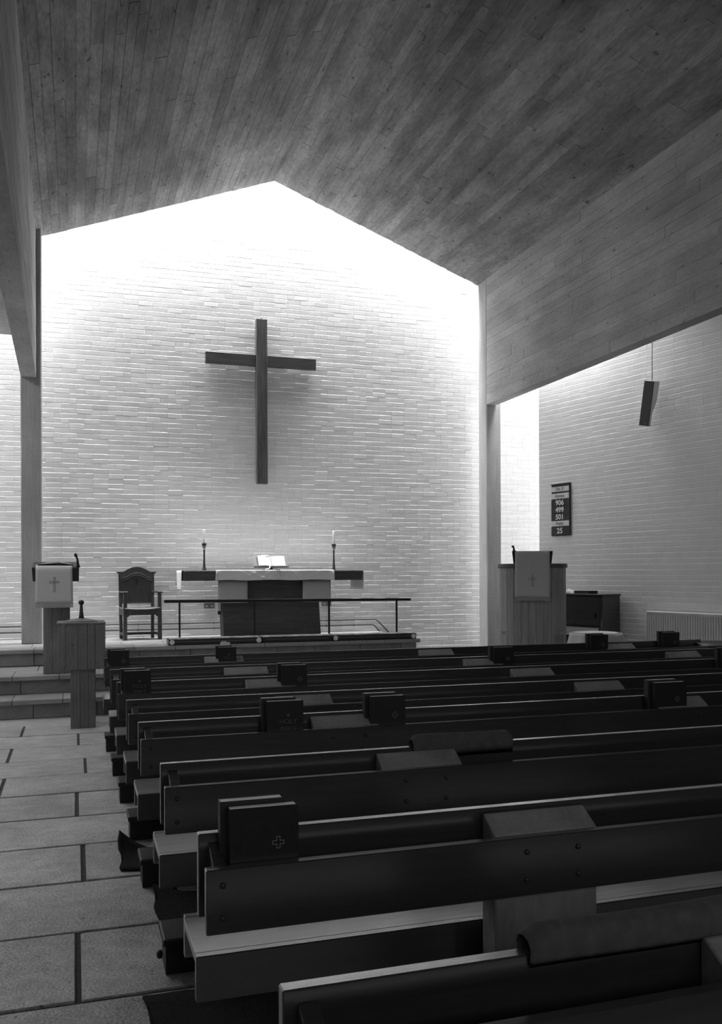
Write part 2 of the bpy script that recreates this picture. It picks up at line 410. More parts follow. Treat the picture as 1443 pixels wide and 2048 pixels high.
# ---------------- beams and columns
def beam(name, label, side):
    root = thing(name, label, 'beam', (0, 0, 0))
    def xi(y): return -.505 + .0104 * (13.17 - y) if side < 0 else 6.385
    def xo(y): return xi(y) - .20 if side < 0 else 6.565
    YB, YF = -4.0, 13.165
    zb, zt = 4.35, 6.46
    s = -1 if side < 0 else 1
    k = .004 * s
    MB().hexa([(xi(YB) + k, YB, zb), (xo(YB), YB, zb), (xo(YF), YF, zb), (xi(YF) + k, YF, zb), (xi(YB) + k, YB, zt), (xo(YB), YB, zt), (xo(YF), YF, zt), (xi(YF) + k, YF, zt)]).build('beam_core', 'beam', root)
    z = zb
    while z < zt - .03:
        h = U(.12, .17); z1 = min(z + h, zt)
        if zt - z1 < .05: z1 = zt
        ya = YF; y = YF - U(.8, 3)
        while ya > -3.9:
            y0 = max(y, -4.0); p = U(-.0012, .0018); g = U(.0010, .0026)
            a = (xi(y0) - s * p); b = (xi(ya) - s * p)
            MB().hexa([(a + s * .008, y0 + .002, z + g), (a, y0 + .002, z + g), (b, ya - .002, z + g), (b + s * .008, ya - .002, z + g),
                       (a + s * .008, y0 + .002, z1 - g), (a, y0 + .002, z1 - g), (b, ya - .002, z1 - g), (b + s * .008, ya - .002, z1 - g)]).build('board', 'beam', root)
            ya = y0; y = y0 - U(1.8, 4)
        z = z1
    return root
beam('edge_beam', 'deep concrete edge beam along the left side of the nave', -1)
beam('edge_beam', 'deep board-marked concrete edge beam along the right side of the nave', 1)
def column(label, x0, x1, zb, ztop):
    root = thing('column', label, 'column', ((x0 + x1) / 2, 13.345, zb)); o = root.location
    MB(o).box(x0, x1, 13.19, 13.49, zb, ztop).build('shaft', 'conc_v', root, bev=.012)
    return root
column('square concrete column left of the armchair, behind the lectern', -.712, -.437, PZ, 6.45)
column('square concrete column standing behind the pulpit', 6.392, 6.652, 0, 6.45)

# ---------------- floor slabs
fl = thing('floor', None, None, (0, 0, 0), kind='structure'); tag(fl, 'stone paved floor of the aisle and nave')
MB().box(-3.3, 11.3, -4.3, 14.2, -.06, -.012).build('floor_bed', 'mortar', fl)
YJ = [.15, .82, 1.49, 2.16, 2.83, 3.499, 4.189, 4.876, 5.545, 6.205, 6.882, 7.524, 8.154, 8.798, 9.431, 10.07, 10.60]
for r in range(len(YJ) - 1):
    x = (.03 if YJ[r] in (3.499, 4.876, 6.205, 7.524, 8.798, 10.07, 2.16, .82) else -.55) - 4.12 + U(-.02, .02)
    while x < 8.3:
        a, b = max(x, -3.2), x + 1.03 + U(-.02, .02)
        x = b
        if b < -3.1: continue
        g = U(.009, .014); dz = U(-.0015, .0015); y0, y1 = YJ[r] + U(.010, .013), YJ[r + 1] - U(.010, .013)
        cxm = (a + b) / 2; cym = (y0 + y1) / 2
        t = MB((cxm, cym, 0)).hexa([(a + g, y0 + U(-.002, .002), -.014), (b - g, y0 + U(-.002, .002), -.014), (b - g, y1 + U(-.002, .002), -.014), (a + g, y1 + U(-.002, .002), -.014),
                      (a + g, y0, dz), (b - g, y0, dz + U(-.001, .001)), (b - g, y1, dz), (a + g, y1, dz + U(-.001, .001))])
        t.build('paving_slab', 'stone', fl, bev=.004, loc=(cxm, cym, 0))

# ---------------- altar steps and platform
st = thing('altar_steps', 'three broad stone steps rising to the altar platform', 'steps', (.8, 12.2, 0))
so = st.location
def step_level(zt, y0, y1, xr, tl, core_y1):
    MB(so).box(-3.15, xr - .05, y0 + .06, core_y1, -.01, zt - .05).build('step_core', 'riser', st)
    x = -3.15 + U(0, .2)
    while x < xr - .06:                       # riser blocks
        x2 = min(x + U(.52, .75), xr - .05)
        if xr - x2 < .2: x2 = xr - .05
        MB(so).box(x + .004, x2 - .004, y0 + .035, y0 + .062, zt - .208, zt - .052).build('riser_block', 'riser', st, bev=.003)
        x = x2
    y = y0; first = True
    while y < y1 - .02:
        d = min(tl if first else .62, y1 - y)
        x = -3.15 + U(0, .3)
        while x < xr - .01:
            x2 = min(x + U(.5, .72), xr)
            if xr - x2 < .2: x2 = xr
            MB(so).box(x + .003, x2 - .003, y + .002, y + d - .002, zt - .05, zt + U(-.001, .001)).build('tread_slab', 'step', st, bev=.003)
            x = x2
        y += d; first = False
step_level(.212, 10.53, 11.09, 4.85, .52, 11.1)
step_level(.424, 11.03, 12.26, 4.85, .60, 12.26)
step_level(PZ, 12.195, 14.158, 4.83, .42, 14.158)

# ================================================================== CROSS
cx = thing('wall_cross', 'large dark wooden cross hung high on the white brick wall', 'cross', (2.86, 14.09, 3.05)); o = cx.location
MB(o).box(2.770, 2.949, 14.045, 14.145, 3.05, 5.69).build('upright', 'cross', cx, bev=.005)
MB(o).box(1.965, 2.770, 14.060, 14.145, 4.934, 5.112).box(2.949, 3.760, 14.060, 14.145, 4.934, 5.112).build('crossbar', 'crossbar', cx, bev=.005)
MB(o).box(2.82, 2.90, 14.145, 14.162, 5.45, 5.60).box(2.82, 2.90, 14.145, 14.162, 3.3, 3.45).build('wall_bracket', 'black', cx)
MB(o).lathe([(.012, 0), (.016, .01), (.010, .028)], (2.86, 14.09, 5.69), 10).build('hanging_eye', 'black', cx)

# ================================================================== PEWS
ROWS = [1.602, 2.623, 3.63, 4.675, 5.521, 6.454, 7.333, 8.37]
PL = 6.43
SUP = [.897, 3.03, 5.16]
def xl(y): return .352 - .0163 * (y - 1.6)
def make_pew():
    root = thing('pew', '', 'pew', (0, 0, 0), group='wooden pews on concrete supports')
    MB().box(0, PL, -.035, 0, .61, .85).build('back_board', 'pew', root, bev=.003)
    rb = MB().box(.004, PL, -.165, -.13, .605, .785).build('rear_board', 'pew', root, bev=.003)
    def bolt(x, z):
        b = bolt.me
        link('bolt', b, rb, (x, -.165, z))
    bm_ = MB().lathe([(.009, 0), (.009, .003), (.007, .006), (.003, .007)], (0, 0, 0), 10)
    bm_.v = [Vector((q.x, -q.z, q.y)) for q in bm_.v]
    bolt.me = bm_.data('bolt'); bolt.me.materials.append(MT['bolt'])
    for sx in SUP:
        for dx in (.09, .27):
            for z in (.655, .74): bolt(sx + dx, z)
    for z in (.65, .74): bolt(.05, z); bolt(PL - .05, z)
    for x in (.028, PL - .066):
        MB().prism([(-.13, .61), (-.036, .61), (-.036, .825), (-.13, .78)], 'x', x, x + .038).build('end_spacer', 'pew', root, bev=.002)
    MB().box(.066, PL - .066, -.13, -.035, .685, .70).build('book_ledge', 'pew', root)
    MB().box(0, PL, .058, .348, .444, .47).build('seat', 'seat', root, bev=.002)
    MB().box(0, PL, .024, .057, .335, .471).build('seat_rail', 'rail_shaded', root, bev=.003)
    MB().box(.004, PL - .004, .349, .383, .335, .470).build('seat_rail', 'seat', root, bev=.003)
    for sx in SUP:
        MB().prism([(-.1295, .001), (-.0355, .001), (-.0355, .832), (-.050, .836), (-.1295, .788)], 'x', sx, sx + .36).build('support', 'ped', root, bev=.004)
        MB().box(sx + .10, sx + .26, -.036, .34, .30, .444).build('seat_bracket', 'ped', root, bev=.003)
    return root
def copy_tree(src, parent=None):
    c = src.copy(); COL.objects.link(c); c.parent = parent
    for ch in list(src.children): copy_tree(ch, c)
    return c
proto = make_pew()
PEWLAB = ['nearest wooden pew with a rolled mat on its back, cut by the bottom edge',
          'second wooden pew from the camera, with two books at its aisle end',
          'third wooden pew from the camera, with a folded mat over its back rail',
          'fourth wooden pew from the camera, with three pairs of books in its trough',
          'fifth wooden pew from the camera, with no books in its trough',
          'sixth wooden pew from the camera, with two stacks of books near the aisle',
          'seventh wooden pew from the camera, one in front of the row nearest the altar',
          'pew nearest the altar steps, ending short of the radiator']
PEW = []
for i, y in enumerate(ROWS):
    p = proto if i == 0 else copy_tree(proto)
    p.location = (xl(y), y, 0); p['label'] = PEWLAB[i]; PEW.append(p)

# kneelers on the floor at the foot of each pew back
ORD = ['third', 'fourth', 'fifth', 'sixth', 'seventh', 'eighth']
for i, y in enumerate(ROWS[2:]):
    k = thing('kneeler', 'low dark padded kneeler on the floor under the %s pew from the camera' % ORD[i], 'kneeler', (xl(y) + .008, y, 0), group='padded kneelers')
    MB().box(0, 6.1, -.028, .19, .118, .15).build('pad', 'leather', k, bev=.008, seg=2)
    MB().box(.012, 6.08, -.005, .16, .001, .118).build('base', 'blackwood', k)  # shade of the void under the pad is put into its black
    if i: continue
    kb = MB().lathe([(.006, 0), (.016, .004), (.018, .014), (.012, .022), (.004, .024)], (0, 0, 0), 12)
    kb.v = [Vector((-q.z, q.x + .0, q.y + .085)) for q in kb.v]
    kb.build('knob', 'blackwood', k)
# strips of carpet lying between the pews
def carpet(label, x0, x1, y0, y1, curl, seed):
    rr = random.Random(seed)
    ph = [rr.uniform(0, 6) for _ in range(4)]
    def fn(u, v):
        x = x0 + (x1 - x0) * u ** 2.2
        y = y0 + (y1 - y0) * v
        y += .010 * math.sin(7 * x + ph[0]) + (.010 * math.sin(23 * x + ph[1]) if v in (0, 1) else 0)
        edge = max(0, 1 - (x - x0) / .22)
        z = .004 + curl * (edge ** 1.6) * (v ** 2.0) * (1 + .3 * math.sin(5 * v + ph[2]))
        if u == 0: x += .012 * math.sin(9 * v + ph[3])
        return (x, y, z)
    m = MB((x0, (y0 + y1) / 2, 0)).grid(fn, 30, 8, thick=(0, 0, .012))
    return tag(m.build('carpet_strip', 'carpet'), label, 'carpet', 'carpet strips between the pews')
carpet('dark carpet strip with frayed corner at the bottom edge, under the second pew', .245, 5.5, 2.86, 3.43, .008, 1)
carpet('dark carpet strip curling up at the corner beneath the third pew', .36, 5.5, 4.10, 4.50, .07, 2)
carpet('dark carpet strip with a standing curled end beneath the fourth pew', .235, 5.5, 4.95, 5.27, .10, 3)
carpet('dark carpet strip on the floor beneath the fifth pew', .42, 5.5, 5.98, 6.28, .012, 4)
carpet('dark carpet strip on the floor beneath the sixth pew', .40, 5.5, 6.90, 7.16, .012, 5)
carpet('dark carpet strip on the floor beneath the seventh pew', .40, 5.5, 7.85, 8.12, .012, 6)

# ---------------- books in the troughs
def outline_cross(s, w):
    a, b = s / 2, s / 6
    def pl(a, b): return [(-b, -a), (b, -a), (b, -b), (a, -b), (a, b), (b, b), (b, a), (-b, a), (-b, b), (-a, b), (-a, -b), (-b, -b)]
    P = pl(a, b)
    Q = [(x - math.copysign(w, x), z - math.copysign(w, z)) for x, z in P]
    # inner outline keeps the inner corners on the other side
    Q = []
    for (x, z) in P:
        sx, sz = math.copysign(1, x), math.copysign(1, z)
        if abs(abs(x) - b) < 1e-6 and abs(abs(z) - b) < 1e-6: Q.append((x - sx * w, z - sz * w))
        elif abs(abs(x) - a) < 1e-6: Q.append((x - sx * w, z - sz * w))
        else: Q.append((x - sx * w, z - sz * w))
    n = len(P)
    m = MB()
    vs = [(x, 0, z) for x, z in P] + [(x, 0, z) for x, z in Q]
    m.add(vs, [(i, (i + 1) % n, n + (i + 1) % n, n + i) for i in range(n)])
    return m
cross_me = outline_cross(.034, .0016).data('cover_cross'); cross_me.materials.append(MT['gilt'])
t1 = text_mesh('title_holy', 'HOLY', .036, 'gilt_dim', .0003); t2 = text_mesh('title_bible', 'BIBLE', .036, 'gilt_dim', .0003)
def book(label, x0, x1, y0, z0, h, t, mark, parent_pew_label=None, lean=0):
    w = x1 - x0
    b = thing('book', label, 'book', (x0, y0, z0), group='books in the pew troughs')
    c = .003
    MB().box(0, w, 0, c, 0, h).box(0, w, t - c, t, 0, h).box(0, c, c, t - c, 0, h).build('cover', 'book' if mark != 'plain' else 'book2', b, bev=.0009)
    MB().box(c, w - .006, c, t - c, .004, h - .0015).build('pages', 'page', b)
    if mark == 'cross':
        link('cover_cross', cross_me, b, (w * .70, -.0006, h * .56))
    elif mark == 'bible':
        e = link('title', t1, b, (w * .58, -.0002, h * .54), (math.pi / 2, 0, 0))
        e = link('title', t2, b, (w * .58, -.0002, h * .54 - .040), (math.pi / 2, 0, 0))
        em = MB().lathe([(.004, 0), (.010, .0004), (.010, .0008), (.003, .001)], (0, 0, 0), 10).build('emblem', 'gilt_dim', b)
        em.rotation_euler = (math.pi / 2, 0, 0); em.location = (w * .58, 0, h * .68)
    b.rotation_euler = (lean, 0, 0)
    return b
def pair(row, x0, x1, mark, la, lb, h=.235, dx=-.02, top=.938):
    y = ROWS[row - 1]; z0 = .701
    book(la, x0, x1, y - .126, z0, top - z0, .041, mark)
    book(lb, x0 + dx, x1 + dx - .012, y - .082, z0, top - z0 + .012, .042, 'plain')
pair(2, .411, .610, 'cross', 'black book with outlined cross on its cover, front of the pair nearest the camera', 'black book behind the cross-marked one in the pair nearest the camera')
pair(4, .945, 1.140, 'bible', 'black bible lettered on its cover, left of the three pairs in the fourth pew', 'dark book behind the lettered bible in the fourth pew')
pair(4, 1.512, 1.712, 'cross', 'black cross-marked book beside the pale support top in the fourth pew', 'dark book behind the middle cross-marked book of the fourth pew')
pair(4, 3.312, 3.537, 'cross', 'black cross-marked book at the right of the fourth pew', 'dark book behind the rightmost cross-marked book of the fourth pew')
pair(6, .318, .500, 'bible', 'black bible lettered on its cover at the aisle end of the sixth pew', 'dark book behind the lettered bible at the aisle end of the sixth pew')
pair(6, 1.424, 1.617, 'cross', 'black cross-marked book in the sixth pew, right of its first support', 'dark book behind the cross-marked book of the sixth pew')
pair(6, 5.29, 5.49, 'cross', 'black book at the right edge of the picture in the sixth pew', 'dark book behind the one at the right edge in the sixth pew')
pair(7, 3.559, 3.757, 'cross', 'black cross-marked book alone in the middle of the seventh pew', 'dark book behind the cross-marked book of the seventh pew')
pair(8, .293, .460, 'cross', 'black cross-marked book at the aisle end of the pew nearest the altar', 'dark book behind the aisle-end book of the pew nearest the altar', top=.925)
pair(8, 1.262, 1.426, 'bible', 'black lettered bible with pale cards tucked behind, pew nearest the altar', 'dark book behind the lettered bible in the pew nearest the altar', top=.925)
pair(8, 5.205, 5.415, 'cross', 'black cross-marked book in front of the draped table', 'dark book behind the cross-marked book by the draped table', top=.942)
pair(8, 6.105, 6.318, 'cross', 'black cross-marked book at the far end before the radiator', 'dark book behind the end book before the radiator', top=.946)
cd_ = MB((1.335, ROWS[7] - .038, .702)).box(1.29, 1.382, ROWS[7] - .0385, ROWS[7] - .0365, .702, .965).box(1.30, 1.345, ROWS[7] - .0395, ROWS[7] - .0387, .702, .975)
tag(cd_.build('service_card', 'card'), 'pale cards standing above the lettered bible nearest the altar', 'card')

# mats hung over two of the pew backs
def hung_mat(label, x0, x1, row, top, near, far, th, seed):
    y = ROWS[row - 1]; rr = random.Random(seed); ph = rr.uniform(0, 6)
    prof = [(-.041, near), (-.044, .84), (-.046, top - .018), (-.034, top - .003), (-.014, top), (.006, top - .006), (.014, top - .022), (.010, .84), (.008, far)]
    n = len(prof)
    def fn(u, v):
        k = v * (n - 1); i = min(int(k), n - 2); f = k - i
        py = prof[i][0] * (1 - f) + prof[i + 1][0] * f; pz = prof[i][1] * (1 - f) + prof[i + 1][1] * f
        e = min(u, 1 - u) * (x1 - x0)
        drop = .020 * max(0, 1 - e / .03) ** 2 if pz > .852 else 0
        x = x0 + (x1 - x0) * u
        return (x, y + py + .0015 * math.sin(14 * x + ph), pz - drop + .0025 * math.sin(9 * x + ph) * (pz > .855))
    m = MB((x0, y, .85)).grid(fn, 26, n - 1, thick=(0, 0, .004))
    return tag(m.build('kneeling_mat', 'felt'), label, 'mat')
hung_mat('rolled dark felt mat lying along the back of the nearest pew', .845, 1.62, 1, .898, .825, .82, .012, 3)
hung_mat('dark felt mat folded over the back of the third pew', 1.385, 1.862, 3, .895, .80, .79, .012, 4)

# ================================================================== FONT
ft = thing('font', 'square concrete font block on a narrower pedestal in the aisle', 'font', (.065, 9.94, 0)); o = ft.location
def staves(name, x0, x1, y0, y1, z0, z1, n, m, root, o, seed):
    """front and side faces cast against upright boards, each board face its own piece"""
    rr = random.Random(seed)
    def cut(a, b, k):
        q = [a + (b - a) * (i + (rr.uniform(-.2, .2) if 0 < i < k else 0)) / k for i in range(k + 1)]
        return list(zip(q[:-1], q[1:]))
    MB(o).box(x0 + .006, x1 - .006, y0 + .006, y1 - .006, z0, z1 - .001).build('core', m, root)
    for a, b in cut(x0, x1, n):
        d = rr.uniform(-.0015, .002)
        MB(o).box(a + .0026, b - .0026, y0 - d, y0 + .007, z0 + .001, z1).build(name, m, root, bev=.0015)
    for a, b in cut(y0, y1, n):
        MB(o).box(x0 - rr.uniform(-.0015, .002), x0 + .007, a + .0016, b - .0016, z0 + .001, z1).build(name, m, root, bev=.0015)
        MB(o).box(x1 - .007, x1 + rr.uniform(-.0015, .002), a + .0016, b - .0016, z0 + .001, z1).build(name, m, root, bev=.0015)
staves('cast_board', -.178, .300, 9.70, 10.18, .615, 1.085, 5, 'conc_dark', ft, o, 1)
staves('cast_board', -.050, .200, 9.72, 10.10, .002, .615, 3, 'conc_dark', ft, o, 2)
MB(o).box(-.184, .304, 9.695, 10.185, 1.085, 1.105).build('rim', 'conc_dark', ft, bev=.003)
fc = thing('font_cover', 'metal font lid with a tall knobbed handle', 'lid', (.062, 9.94, 1.105)); o = fc.location
MB(o).lathe([(.165, 0), (.168, .006), (.15, .014), (.06, .030), (.03, .036)], o, 28).build('lid', 'grey_plastic', fc)
MB(o).lathe([(.030, .034), (.024, .06), (.018, .12), (.0155, .165), (.015, .178)], o, 18).build('handle', 'bronze', fc)
MB(o).lathe([(.012, .176), (.024, .184), (.030, .198), (.030, .208), (.024, .222), (.010, .228)], o, 18).build('knob', 'bronze', fc)

# ================================================================== LECTERN (left)
le = thing('lectern', 'concrete lectern with a sloping black desk, on the steps at left', 'lectern', (-.215, 11.35, .424)); o = le.location
staves('cast_board', -.362, -.062, 11.20, 11.50, .425, 1.50, 3, 'conc_dark', le, o, 5)
MB(o).hexa([(-.468, 11.03, 1.525), (.043, 11.03, 1.525), (.043, 11.58, 1.56), (-.468, 11.58, 1.56), (-.480, 11.03, 1.688), (.046, 11.03, 1.688), (.046, 11.58, 1.76), (-.480, 11.58, 1.76)]).build('desk', 'blackwood', le, bev=.005)
def fall_cloth(root, o, x0, x1, yf, ytop, z1, z0, zf, back):
    """cloth lying on the desk top and hanging down the front, with fringe and cross"""
    rr = random.Random(int(x0 * 100))
    def fn(u, v):
        x = x0 + (x1 - x0) * u
        if v < .15:
            t = v / .15; return (x, ytop + (yf - ytop) * t, back + (z1 - back) * t)
        t = (v - .15) / .85
        return (x + (u - .5) * .012 * t, yf - .003 + .004 * math.sin(u * 5) * t, z1 + (zf - z1) * t)
    MB(o).grid(fn, 14, 14, thick=(0, -.004, .001)).build('cloth', 'fall', root)
    n = int((x1 - x0) / .009); w = (x1 - x0 + .016) / n
    fr = MB(o)
    for i in range(n):
        x = x0 - .008 + w * (i + .5)
        fr.hexa([(x - w * .42 + rr.uniform(-.001, .001), yf - .008, z0 + rr.uniform(-.004, .004)), (x + w * .42, yf - .008, z0 + rr.uniform(-.004, .004)), (x + w * .42, yf - .003, z0), (x - w * .42, yf - .003, z0),
                 (x - w * .46, yf - .008, zf), (x + w * .46, yf - .008, zf), (x + w * .46, yf - .003, zf), (x - w * .46, yf - .003, zf)])
    tag(fr.build('fringe', 'fall_fringe', root), kind='stuff')
def embroidered_cross(root, o, x, y, zc, h):
    m = MB(o); s = h / 2; q = .0035
    for dx in (-.009, .009): m.box(x + dx - q / 2, x + dx + q / 2, y - .002, y, zc - s, zc + s)
    for dz in (-.008, .008): m.box(x - s * .62, x + s * .62, y - .002, y, zc + s * .35 + dz - q / 2, zc + s * .35 + dz + q / 2)
    for (ex, ez) in ((-s * .62, s * .35), (s * .62, s * .35), (0, s), (0, -s)):
        m.box(x + ex - .014, x + ex + .014, y - .002, y, zc + ez - q / 2, zc + ez + q / 2) if ex == 0 else m.box(x + ex - q / 2, x + ex + q / 2, y - .002, y, zc + ez - .014, zc + ez + .014)
    m.build('embroidered_cross', 'fall_line', root)
lf = thing('lectern_fall', 'pale fringed cloth with a cross hanging over the left lectern', 'cloth', (-.232, 11.0, 1.69)); o = lf.location
fall_cloth(lf, o, -.437, -.029, 11.02, 11.25, 1.694, 1.218, 1.268, 1.725)
embroidered_cross(lf, o, -.232, 11.012, 1.49, .165)
bk = thing('open_book', 'dark open book lying on the left lectern desk', 'book', (-.2, 11.25, 1.72)); o = bk.location
MB(o).prism([(-.42, 1.726), (-.18, 1.745), (-.02, 1.722), (-.02, 1.716), (-.18, 1.735), (-.42, 1.716)], 'y', 11.14, 11.36).build('cover', 'book', bk)
MB(o).prism([(-.41, 1.733), (-.30, 1.752), (-.19, 1.748), (-.18, 1.745), (-.16, 1.756), (-.06, 1.742), (-.03, 1.726), (-.18, 1.738)], 'y', 11.15, 11.35).build('pages', 'page', bk)
def microphone(label, loc, rotz, h, lean):
    m = thing('microphone', label, 'microphone', loc, rotz)
    MB().box(-.022, .022, -.02, .02, 0, .022).build('clamp', 'black', m, bev=.004)
    MB().tube([(0, 0, .02), (-.006 * lean, 0, h * .3), (-.012 * lean, 0, h * .6), (-.03 * lean, 0, h * .78)], [.017, .014, .012, .012], 12).build('stem', 'black', m)
    MB().tube([(-.028 * lean, 0, h * .74), (-.033 * lean, 0, h * .82), (-.038 * lean, 0, h * .93), (-.040 * lean, 0, h)], [.013, .019, .018, .008], 12).build('head', 'black', m)
    return m
microphone('black gooseneck microphone on the right edge of the left lectern', (.036, 11.06, 1.69), 0, .168, .8)

# ================================================================== ALTAR GROUP
al = thing('altar', 'dark altar table with a long slab on a single broad pedestal', 'altar', (2.85, 13.4, PZ)); o = al.location
MB(o).box(1.49, 4.21, 13.05, 13.74, 1.508, 1.655).build('slab', 'altar_w', al, bev=.005)
MB(o).hexa([(2.105, 13.25, PZ + .001), (3.605, 13.25, PZ + .001), (3.605, 13.56, PZ + .001), (2.105, 13.56, PZ + .001),
            (2.075, 13.25, 1.507), (3.555, 13.25, 1.507), (3.555, 13.56, 1.507), (2.075, 13.56, 1.507)]).build('pedestal', 'altar', al, bev=.004)
run = MB((2.85, 13.4, 1.656))
run.box(1.478, 4.222, 13.068, 13.73, 1.656, 1.660)
rn = thing('altar_runner', 'white linen lying along the altar and hanging over both ends', 'cloth', (2.85, 13.4, 1.656)); o = rn.location
MB(o).box(1.470, 4.230, 13.060, 13.735, 1.656, 1.660).build('top_cloth', 'linen', rn)
for sx, x in ((-1, 1.470), (1, 4.230)):
    def fn(u, v, sx=sx, x=x):
        return (x + sx * (.004 + .010 * v * math.sin(u * 4 + 1)), 13.062 + .67 * u, 1.659 - .30 * v)
    MB(o).grid(fn, 10, 8, thick=(-.003 * sx, 0, 0)).build('hanging_end', 'linen', rn)
ac = thing('altar_cloth', 'white creased altar cloth draped over the front edge of the altar', 'cloth', (2.86, 13.05, 1.66)); o = ac.location
rr = random.Random(5); folds = [(rr.uniform(1.9, 3.8), rr.uniform(-.9, .9), rr.uniform(.004, .010)) for _ in range(16)]
def fn(u, v):
    x = 1.962 + 1.792 * u
    if v < .3:
        t = v / .3
        return (x, 13.60 - .556 * t, 1.6625 + (.002 if t < .95 else 0))
    t = (v - .3) / .7
    y = 13.043
    for c, s, a in folds:
        q = (x - c) - s * t * .4
        y -= a * math.exp(-(q / .035) ** 2) * min(1, t * 3)
    return (x + (u - .5) * .02 * t, y - .003 * t, 1.6625 - .150 * t + .005 * math.sin(u * 17) * t)
MB(o).grid(fn, 110, 16, thick=(0, -.003, .001)).build('drape', 'linen', ac)
for i, (a, b) in enumerate(((2.003, 2.442), (3.286, 3.728))):
    f = MB(((a + b) / 2, 13.14, 1.5))
    def fn(u, v, a=a, b=b): return (a + (b - a) * u, 13.13 + .004 * math.sin(u * 9 + i) * v, 1.507 - .33 * v)
    f.grid(fn, 12, 8, thick=(0, .004, 0))
    tag(f.build('altar_frontal', 'frontal'), 'pale plain cloth panel hanging below the %s half of the altar slab' % ('left', 'right')[i], 'cloth', 'altar frontals')

def candlestick(label, x, y, lit):
    t = thing('candlestick', label, 'candlestick', (x, y, 1.661)); o = t.location
    MB(o).lathe([(.036, 0), (.036, .006), (.026, .03), (.019, .08), (.0145, .16), (.0125, .25), (.0145, .30), (.0145, .312)], o, 20).build('stem', 'bronze', t)
    MB(o).lathe([(.0085, .312), (.0085, .326)], o, 14).build('neck', 'plastic', t)
    MB(o).lathe([(.020, .326), (.036, .395), (.036, .405), (.030, .405), (.024, .385)], o, 20).build('cup', 'bronze', t)
    c = thing('candle', 'white candle in the %s candlestick' % label.split()[0], 'candle', (x, y, 2.05)); o = c.location
    MB(o).lathe([(.0165, 0), (.0165, .215), (.012, .222)], o, 16).build('wax', 'candle', c)
    MB(o).tube([(x, y, 2.27), (x + .001, y, 2.28), (x + .003, y, 2.288)], .0018, 6).build('wick', 'black', c)
candlestick('left dark slender candlestick standing on the altar', 1.835, 13.36, 0)
candlestick('right dark slender candlestick standing on the altar', 3.845, 13.36, 0)

# open bible on a low stand
bs = thing('book_stand', 'low dark stand tilting the open bible on the altar', 'stand', (2.82, 13.33, 1.664)); o = bs.location
def inc(x, t, h):      # point on the inclined board: t up the slope, h above it
    return (x, 13.22 + t * .62 - h * .78, 1.705 + t * .78 + h * .62)
def slab(m, x0, x1, t0, t1, h0, h1):
    return m.hexa([inc(x0, t0, h0), inc(x1, t0, h0), inc(x1, t1, h0), inc(x0, t1, h0), inc(x0, t0, h1), inc(x1, t0, h1), inc(x1, t1, h1), inc(x0, t1, h1)])
slab(MB(o), 2.556, 3.09, 0, .235, -.014, 0).build('board', 'grey_plastic', bs, bev=.002)
slab(MB(o), 2.556, 3.09, -.004, .004, 0, .03).build('ledge', 'oak', bs)
MB(o).box(2.70, 2.96, 13.26, 13.40, 1.664, 1.676).prism([(13.28, 1.67), (13.38, 1.67), (13.36, 1.80), (13.33, 1.80)], 'x', 2.80, 2.86).build('foot', 'oak', bs)
ob = thing('altar_bible', 'open bible with white pages on the altar stand', 'book', (2.82, 13.33, 1.72)); o = ob.location
slab(MB(o), 2.62, 3.055, .006, .205, .001, .006).build('cover', 'book2', ob, bev=.001)
def half(x0, x1, pk, hh, nm):
    m = MB(o); N = 10; vs = []; fs = []
    for t in (.008, .20):
        for i in range(N + 1):
            u = i / N; h = .008 + hh * math.sin(math.pi * min(1, (u if pk > .5 else 1 - u) * .62 + .30)) ** 1.0
            vs.append(inc(x0 + (x1 - x0) * u, t, h))
        for i in range(N + 1):
            u = i / N; vs.append(inc(x0 + (x1 - x0) * u, t, .006))
    K = 2 * (N + 1)
    for i in range(N):
        fs.append((i, i + 1, K + i + 1, K + i)); fs.append((N + 1 + i + 1, N + 1 + i, K + N + 1 + i, K + N + 2 + i))
        fs.append((i + 1, i, N + 1 + i, N + 2 + i)); fs.append((K + i, K + i + 1, K + N + 2 + i, K + N + 1 + i))
    fs.append((0, K, K + N + 1, N + 1)); fs.append((N, 2 * N + 1, K + 2 * N + 1, K + N))
    m.add(vs, fs).build(nm, 'white_page', ob)
half(2.63, 2.832, .9, .030, 'page_block'); half(2.838, 3.045, .1, .020, 'page_block')
# a raised leaf
slab(MB(o), 2.69, 2.80, .19, .212, .034, .036).build('raised_leaf', 'white_page', ob)
for x, c in ((2.872, 1.60), (2.905, 1.575)):
    MB(o).tube([inc(x - .03, .01, .02), (x, 13.10, 1.672), (x + .003, 13.025, 1.664), (x + .006, 13.012, 1.63), (x + .006, 13.012, c)], .0035, 6).build('ribbon', 'black', ob)
MB(o).tube([inc(2.80, .004, .028), (2.78, 13.15, 1.69), (2.71, 13.10, 1.672)], .009, 6).build('ribbon', 'linen', ob)

